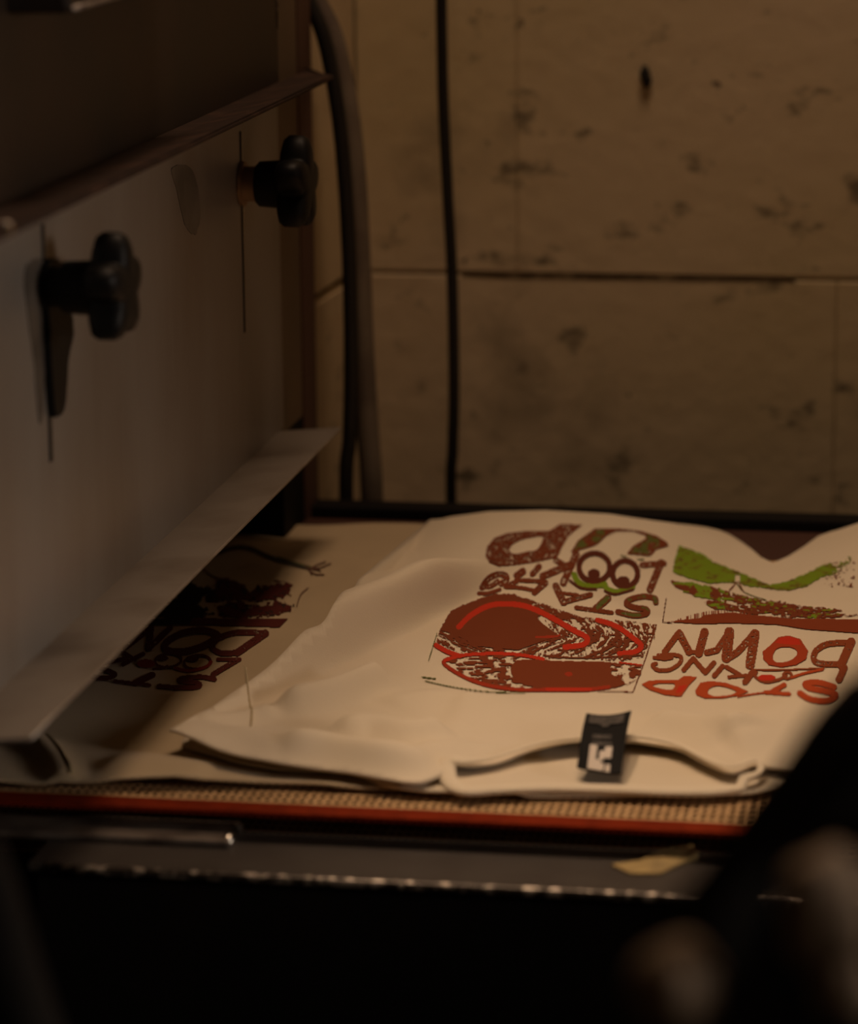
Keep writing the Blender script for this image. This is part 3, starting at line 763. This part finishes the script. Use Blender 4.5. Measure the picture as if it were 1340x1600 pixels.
# --- landscape panel
L_ = Print((1020, 830), 4.1875, 1600, 700)
L_.poly([(170, 95), (330, 150), (400, 205), (560, 265), (660, 310), (760, 345), (830, 340), (1000, 280), (1100, 225), (1200, 205), (1300, 150), (1300, 185), (1200, 275), (1100, 300), (1000, 360), (900, 385), (760, 375), (600, 350), (550, 335), (350, 340), (250, 315), (125, 265), (145, 180)], col=GN, rough=10)
nz = fb(L_.cx/45, L_.cy/16, 12); L_.c[L_.on & (nz > .60)] = (.17, .17, .012); L_.c[L_.on & (nz > .72)] = (.12, .08, .015)
hol = (L_.cx > 1170) & (fb(L_.cx/14, L_.cy/10, 3) < .5+(L_.cx-1170)/900); L_.on &= ~hol
sp = (L_.cx > 1120) & (L_.cx < 1320) & (L_.cy > 190) & (L_.cy < 365) & (fb(L_.cx/16, L_.cy/9, 21) > .66); L_.put(sp & ~L_.on, BR)
G_ = Print((1020, 830), 4.1875, 1600, 700)
G_.poly([(110, 325), (260, 332), (400, 368), (500, 398), (620, 428), (720, 452), (860, 466), (950, 486), (1100, 498), (1275, 518), (1150, 532), (1335, 545), (1200, 560), (950, 572), (850, 552), (750, 532), (640, 547), (560, 522), (400, 508), (335, 465), (440, 448), (300, 432), (200, 392), (140, 360)], col=BR, rough=14)
nz = fb(G_.cx/30, G_.cy/12, 31); G_.on &= ~((nz < .34) & (G_.cx > 380)); gm = (fb(G_.cx/50, G_.cy/20, 14) > .52) & ((G_.cx < 470) | (nz > .62)); G_.c[G_.on & gm & (G_.cy > 330)] = GN
G_.on &= ~((abs(G_.cx-515) < 34) & (abs(G_.cy-468-(G_.cx-515)*.25) < 12))
L_.on &= ~((abs(L_.cx-552) < 16) & (L_.cy > 285))
L_.put(G_.on, 0); L_.c[G_.on] = G_.c[G_.on]
gr = [(105, 592), (180, 580), (300, 570), (340, 548), (430, 537), (520, 530), (620, 545), (750, 555), (900, 570), (1340, 576), (1590, 590), (1590, 690), (1340, 665), (1000, 640), (800, 608), (500, 600), (300, 605)]
L_.poly(gr, col=(.22, .040, .010)); sp = (L_.cx > 130) & (L_.cx < 640) & L_.inside([(130, 585), (270, 540), (370, 520), (520, 512), (640, 530), (640, 560), (430, 560), (200, 592)]) & (vnoise(L_.cx/6, L_.cy*0, 3) > .55); L_.put(sp, (.22, .040, .010))
L_.stroke([(85, 440), (62, 594), (120, 597)], 5, DK, smooth=False); L_.stroke([(550, 340), (600, 400), (740, 450)], 5, OL); L_.stroke([(500, 385), (550, 330)], 8, BR); L_.stroke([(590, 395), (560, 330)], 6, BR)
L_.build('printed_landscape', H2, front, 'green hill and brown forest print')

# --- lips panel
P_ = Print((650, 910), 3.5263, 1340, 670, sub=3.6)
up = [(130, 260), (190, 155), (300, 105), (430, 60), (540, 65), (640, 100), (760, 140), (900, 190), (1050, 205), (1325, 230), (1308, 310), (1262, 370), (1250, 410), (1130, 430), (900, 415), (700, 415), (560, 400), (280, 398), (110, 345), (115, 300)]
P_.poly(up, col=BR, rough=6)
core = P_.inside([(130, 262), (190, 155), (300, 105), (430, 60), (540, 65), (620, 100), (640, 170), (700, 230), (785, 290), (700, 322), (560, 372), (330, 350), (230, 290)])
YS = 2.6; P_.cy *= YS; dcore = P_.dist([(x, y*YS) for x, y in ((130, 262), (190, 155), (430, 60), (620, 120), (720, 230), (785, 290), (700, 322), (560, 372), (330, 350))], True); P_.cy /= YS
st = .7*fb(dcore/15+2.2*fb(P_.cx/60, P_.cy/30, 2), (P_.cx+P_.cy)/55, 6)+.3*vnoise(P_.cx/9, P_.cy/7, 8)
lite = ~core & (st > .50+.10*(P_.cy < 150+P_.cx*.05)); P_.on &= ~(lite & P_.inside(up))
lw = [(140, 440), (260, 400), (560, 400), (750, 430), (1000, 435), (1240, 450), (1240, 520), (1150, 570), (950, 600), (620, 600), (420, 575), (270, 525)]
Q_ = Print((650, 910), 3.5263, 1340, 670, sub=3.6); Q_.poly(lw, col=(.19, .038, .010), rough=6)
solid = Q_.inside(spline([(520, 480), (560, 430), (700, 425), (900, 425), (1060, 440), (1070, 500), (1150, 560), (980, 590), (700, 585), (560, 540)], 4, True))
lt = ~solid & (fb(Q_.cx/34, Q_.cy/11, 17) > .50); Q_.on &= ~lt
P_.on = np.where(Q_.inside(lw), Q_.on, P_.on); P_.c[Q_.on] = Q_.c[Q_.on]
P_.stroke([(235, 245), (300, 182), (390, 132), (480, 118), (600, 130), (720, 180), (860, 260), (940, 305), (920, 342), (820, 356)], 30, RD)
P_.stroke([(1000, 207), (1100, 240), (1200, 310), (1240, 350), (1210, 380), (1120, 392)], 28, RD)
P_.stroke([(108, 345), (170, 380), (240, 405)], 26, RD); P_.stroke([(240, 405), (150, 440), (270, 522), (420, 572), (600, 592), (750, 590), (920, 592), (1060, 576)], 20, (.34, .03, .008))
P_.stroke([(160, 430), (250, 402), (400, 392), (560, 397), (700, 422)], 18, RD); P_.stroke([(720, 588), (860, 590), (960, 588)], 18, RD); P_.stroke([(1120, 440), (1240, 455)], 8, RD); P_.poly(ell(840, 505, 22, 12), col=(.34, .03, .008))
P_.stroke([(660, 300), (760, 298), (790, 290)], 12, (.34, .03, .008)); P_.stroke([(700, 400), (900, 415), (1230, 400)], 8, BR)
P_.stroke([(1322, 232), (1262, 420), (1195, 600)], 5, BR, smooth=False); P_.stroke([(1195, 602), (1000, 598)], 4, BR); P_.stroke([(115, 280), (68, 430)], 4, OL); P_.stroke([(30, 520), (105, 530)], 6, OL); P_.stroke([(50, 542), (200, 575), (400, 602), (600, 606)], 5, OL)
P_.build('printed_lips', H2, front, 'large parted lips print in brown and red')

# --- STOP LOOKING DOWN panel
D = Print((1000, 970), 3.9412, 1500, 552)
W2 = .36; TB = (.24, .050, .013)
for q, w_ in (([(232, 78), (150, 190)], 36), ([(240, 75), (300, 190)], 44), ([(395, 68), (360, 198)], 50), ([(150, 190), (395, 200)], 0),
              ([(410, 195), (470, 180), (535, 85)], 38), ([(548, 68), (530, 225)], 60), ([(530, 235), (600, 190), (690, 90)], 42), ([(705, 80), (675, 268)], 58)):
    if w_: D.stroke(q, w_, TB, wear=W2, smooth=False)
D.stroke([(310, 190), (365, 195)], 26, TB)
D.poly([(752, 190), (800, 150), (850, 100), (915, 90), (985, 112), (1032, 185), (1020, 235), (960, 270), (870, 285), (790, 270), (758, 235)], [(815, 215), (840, 172), (900, 158), (955, 175), (965, 205), (930, 240), (860, 258), (822, 245)], col=(.36, .045, .010))
D.poly([(830, 135), (860, 105), (915, 95), (975, 115), (990, 150), (900, 145)], col=RD)
D.stroke([(1298, 128), (1235, 270)], 52, TB, wear=.25, smooth=False); D.stroke([(1290, 135), (1160, 140), (1085, 180), (1068, 235), (1110, 262), (1235, 265)], 36, TB, wear=.35)
D.stroke([(85, 225), (150, 232), (195, 225)], 22, TB, wear=.2); D.stroke([(110, 212), (200, 208), (250, 222), (240, 262), (180, 300), (110, 302), (75, 275), (95, 262)], 24, TB, wear=.25)
D.stroke([(268, 300), (325, 232)], 30, TB, wear=.2); D.stroke([(325, 232), (400, 318)], 30, TB, wear=.2); D.stroke([(400, 318), (452, 258)], 30, TB, wear=.2)
D.stroke([(505, 280), (455, 338)], 30, TB, wear=.2); D.stroke([(530, 283), (610, 330)], 26, TB, wear=.2); D.stroke([(545, 345), (650, 335)], 20, TB); D.stroke([(695, 312), (645, 375)], 38, TB, wear=.2)
D.stroke([(700, 300), (850, 302), (1130, 290)], 9, TB); D.stroke([(715, 315), (710, 345), (770, 375), (850, 362), (900, 335)], 18, TB); D.poly(ell(778, 350, 55, 20), col=RD); D.stroke(ell(905, 335, 26, 20), 16, TB, closed=True, smooth=False)
D.stroke([(935, 348), (1000, 325), (1120, 298)], 16, OR); D.stroke([(1255, 288), (1222, 360)], 42, TB, wear=.3)
D.poly([(270, 338), (348, 345), (300, 395), (250, 466), (150, 455), (60, 425), (8, 390), (50, 370), (130, 362), (230, 365)], [(210, 388), (192, 425), (120, 415), (75, 397), (130, 383)], col=OR)
D.poly([(238, 400), (290, 395), (255, 440), (215, 445)], col=RD)
D.poly([(338, 430), (370, 382), (430, 370), (520, 380), (600, 405), (668, 435), (600, 460), (500, 477), (400, 477), (345, 455)], [(415, 440), (440, 407), (500, 402), (570, 422), (590, 440), (540, 458), (450, 462)], col=OR)
D.stroke([(770, 438), (915, 450)], 24, OR, smooth=False); D.stroke([(810, 435), (885, 395)], 30, OR); D.stroke([(600, 466), (680, 452), (770, 440)], 10, OR)
D.stroke([(1190, 405), (1100, 380), (1018, 385), (1040, 412), (1130, 430), (1200, 452), (1150, 488), (1050, 482), (982, 445)], 36, OR)
D.build('printed_lettering', H2, front, 'upside-down lettering in orange red and brown')

# --- plant print on the left shirt
V = Print((120, 840), 3.1905, 1340, 830, sub=3.6)
PB = (.085, .014, .010); PK = (.022, .016, .014)
V.stroke([(600, 110), (710, 75), (780, 50), (860, 52), (950, 92), (1040, 122), (1160, 150)], 20, (.06, .055, .045)); V.stroke([(1000, 95), (1100, 128), (1180, 150)], 6, OL)
for q in ([(1150, 150), (1210, 150), (1265, 128)], [(1140, 140), (1180, 178), (1230, 185)], [(1170, 150), (1200, 135), (1240, 120)], [(1160, 160), (1170, 185)], [(1150, 150), (1215, 165)]): V.stroke(q, 7, (.12, .06, .04))
V.poly([(500, 290), (570, 212), (600, 240), (680, 260), (720, 198), (780, 212), (820, 240), (860, 268), (900, 240), (960, 240), (985, 218), (1070, 235), (1060, 285), (960, 312), (900, 330), (860, 312), (760, 312), (680, 330), (640, 295), (600, 330), (680, 380), (560, 405), (400, 400), (300, 395), (440, 330)], col=PB, rough=22)
V.poly([(685, 340), (800, 312), (870, 345), (960, 330), (1000, 318), (1080, 335), (1060, 362), (960, 390), (880, 385), (850, 405), (730, 402)], col=PB, rough=20)
V.c[V.on & (V.cy > 190) & (V.cx < 690+60*(fb(V.cx/20, V.cy/20, 4)-.5))] = PK
V.c[V.on & (V.cy > 190) & (fb(V.cx/22, V.cy/14, 8) > .66)] = PK
V.stroke([(620, 150), (680, 195), (760, 215), (840, 240)], 7, PB); V.stroke([(750, 305), (790, 240), (840, 250)], 8, PB); V.stroke([(1095, 345), (1115, 285), (1155, 250)], 4, PB)
V.poly([(200, 440), (370, 405), (560, 400), (1052, 405), (1010, 446), (600, 434)], col=PB); V.poly([(200, 440), (370, 405), (575, 400), (560, 432)], col=PK)
V.stroke([(940, 476), (800, 572)], 36, PB, wear=.3, smooth=False); V.stroke([(935, 475), (800, 472), (710, 500), (675, 545), (720, 575), (800, 572)], 28, PB, wear=.3)
V.stroke([(695, 480), (620, 460), (520, 478), (445, 525), (450, 560), (530, 568), (630, 540), (690, 500)], 34, PB, closed=True)
for q in ([(465, 450), (360, 550)], [(360, 552), (370, 450)], [(370, 450), (240, 548)], [(240, 548), (250, 450)]): V.stroke(q, 30, PB, wear=.25, smooth=False)
V.stroke([(810, 607), (705, 607)], 20, PB); V.stroke([(800, 608), (680, 680)], 26, PB, wear=.3)
V.stroke(ell(600, 620, 66, 34, rot=-.1), 13, PB, closed=True, smooth=False); V.stroke(ell(455, 612, 66, 34, rot=-.1), 13, PB, closed=True, smooth=False); V.poly(ell(575, 603, 32, 16), col=PB); V.poly(ell(425, 600, 32, 14), col=PB)
V.stroke([(490, 650), (560, 664), (640, 645), (668, 620)], 16, (.22, .02, .012)); V.poly(ell(345, 628, 46, 22), col=(.22, .02, .012)); V.stroke([(380, 655), (430, 650), (450, 640)], 12, PB)
V.stroke([(330, 580), (230, 632)], 22, PB); V.stroke([(230, 570), (290, 610)], 20, PB); V.stroke([(250, 600), (130, 630)], 20, PB)
V.stroke([(685, 705), (620, 694), (530, 700), (515, 715), (600, 722), (605, 742), (520, 748), (410, 740)], 24, PB)
V.stroke([(362, 735), (190, 715)], 18, PB, smooth=False); V.stroke([(290, 725), (375, 685)], 34, PB); V.stroke([(60, 690), (150, 700), (190, 680), (110, 650), (60, 650)], 24, PB)
V.build('printed_plant_and_lettering', H1, [o for o in s1.children if o.name.startswith('shirt_body')][0], 'dark plant above upside-down lettering')

# ------------------------------------------------------------------ out-of-focus machinery close to the camera
def atd(u, v, d):
    r = rays(float(u), float(v)); return CAM+r*d
def slab(name, P, d0, d1, material, parent=None, bev=.004, label=None):
    """solid block; its outline runs through the given sight lines at distance d0, the back face is the same outline shifted away"""
    A_ = [atd(u, v, d0) for u, v in P]; dv = atd(1250, 1300, d1)-atd(1250, 1300, d0)
    bm = prism_bm(A_, [a+dv for a in A_])
    if bev: bmesh.ops.bevel(bm, geom=bm.edges[:], offset=bev, segments=3, affect='EDGES')
    return bmobj(name, bm, material, parent, True, label)
arm = thing('press_arm', tuple(atd(1300, 1500, .95)), 'blurred black machine arm slanting across the lower right corner, closest to us', 'machine arm')
slab('arm_beam', [(1010, 1445), (1105, 1352), (1165, 1270), (1215, 1205), (1262, 1135), (1330, 1060), (1420, 980), (1700, 900), (1700, 1350), (1420, 1340), (1300, 1330), (1200, 1400), (1140, 1560), (1000, 1600), (960, 1540)], .86, .93, 'armblack', arm, .006)
slab('arm_side', [(1085, 1380), (1165, 1262), (1215, 1195), (1262, 1122), (1335, 1042), (1350, 1060), (1275, 1160), (1225, 1260), (1150, 1380)], .935, .955, 'armedge', arm, .003)
def blob(name, u, v, d, rx, ry, material, parent, seed, label=None):
    c = atd(u, v, d); bm = bmesh.new(); bmesh.ops.create_icosphere(bm, subdivisions=4, radius=1)
    for w0 in bm.verts:
        k = 1+.22*noise.noise(w0.co*1.3+Vector((seed, 0, 0)))
        w0.co = Vector((w0.co.x*rx*k, w0.co.y*rx*.8*k, w0.co.z*ry*k))
    bmesh.ops.translate(bm, vec=Vector(c), verts=bm.verts)
    return bmobj(name, bm, material, parent, True, label)
blob('worn_knuckle', 1290, 1420, .83, .0115, .016, 'wornbrown', arm, 3., 'worn brown rounded casting')
blob('worn_knuckle', 1325, 1545, .83, .0080, .009, 'wornbrown', arm, 7., 'worn brown rounded casting')
kn = thing('clamp_knob', tuple(atd(1055, 1600, .84)), 'blurred brown round knob at the bottom edge, below the black arm', 'knob')
blob('knob_head', 1058, 1540, .84, .0115, .0125, 'wornbrown', kn, 11.)
bmobj('knob_stem', cyl_bm(atd(1058, 1560, .85), atd(1085, 1700, .87), .006, seg=24), 'armblack', kn, True)
# dark hose at the lower left edge
hp = [atd(-60, 1330, 1.05), atd(-28, 1410, 1.05), atd(2, 1510, 1.05), atd(38, 1620, 1.05), atd(100, 1800, 1.05)]
props(tube('dark_hose', spline(hp, 8), .0125, mat('dark_grey_rubber', (.008, .0065, .0055), .8, spec=.2)), 'blurred dark grey hose hanging at the lower left edge', 'hose')
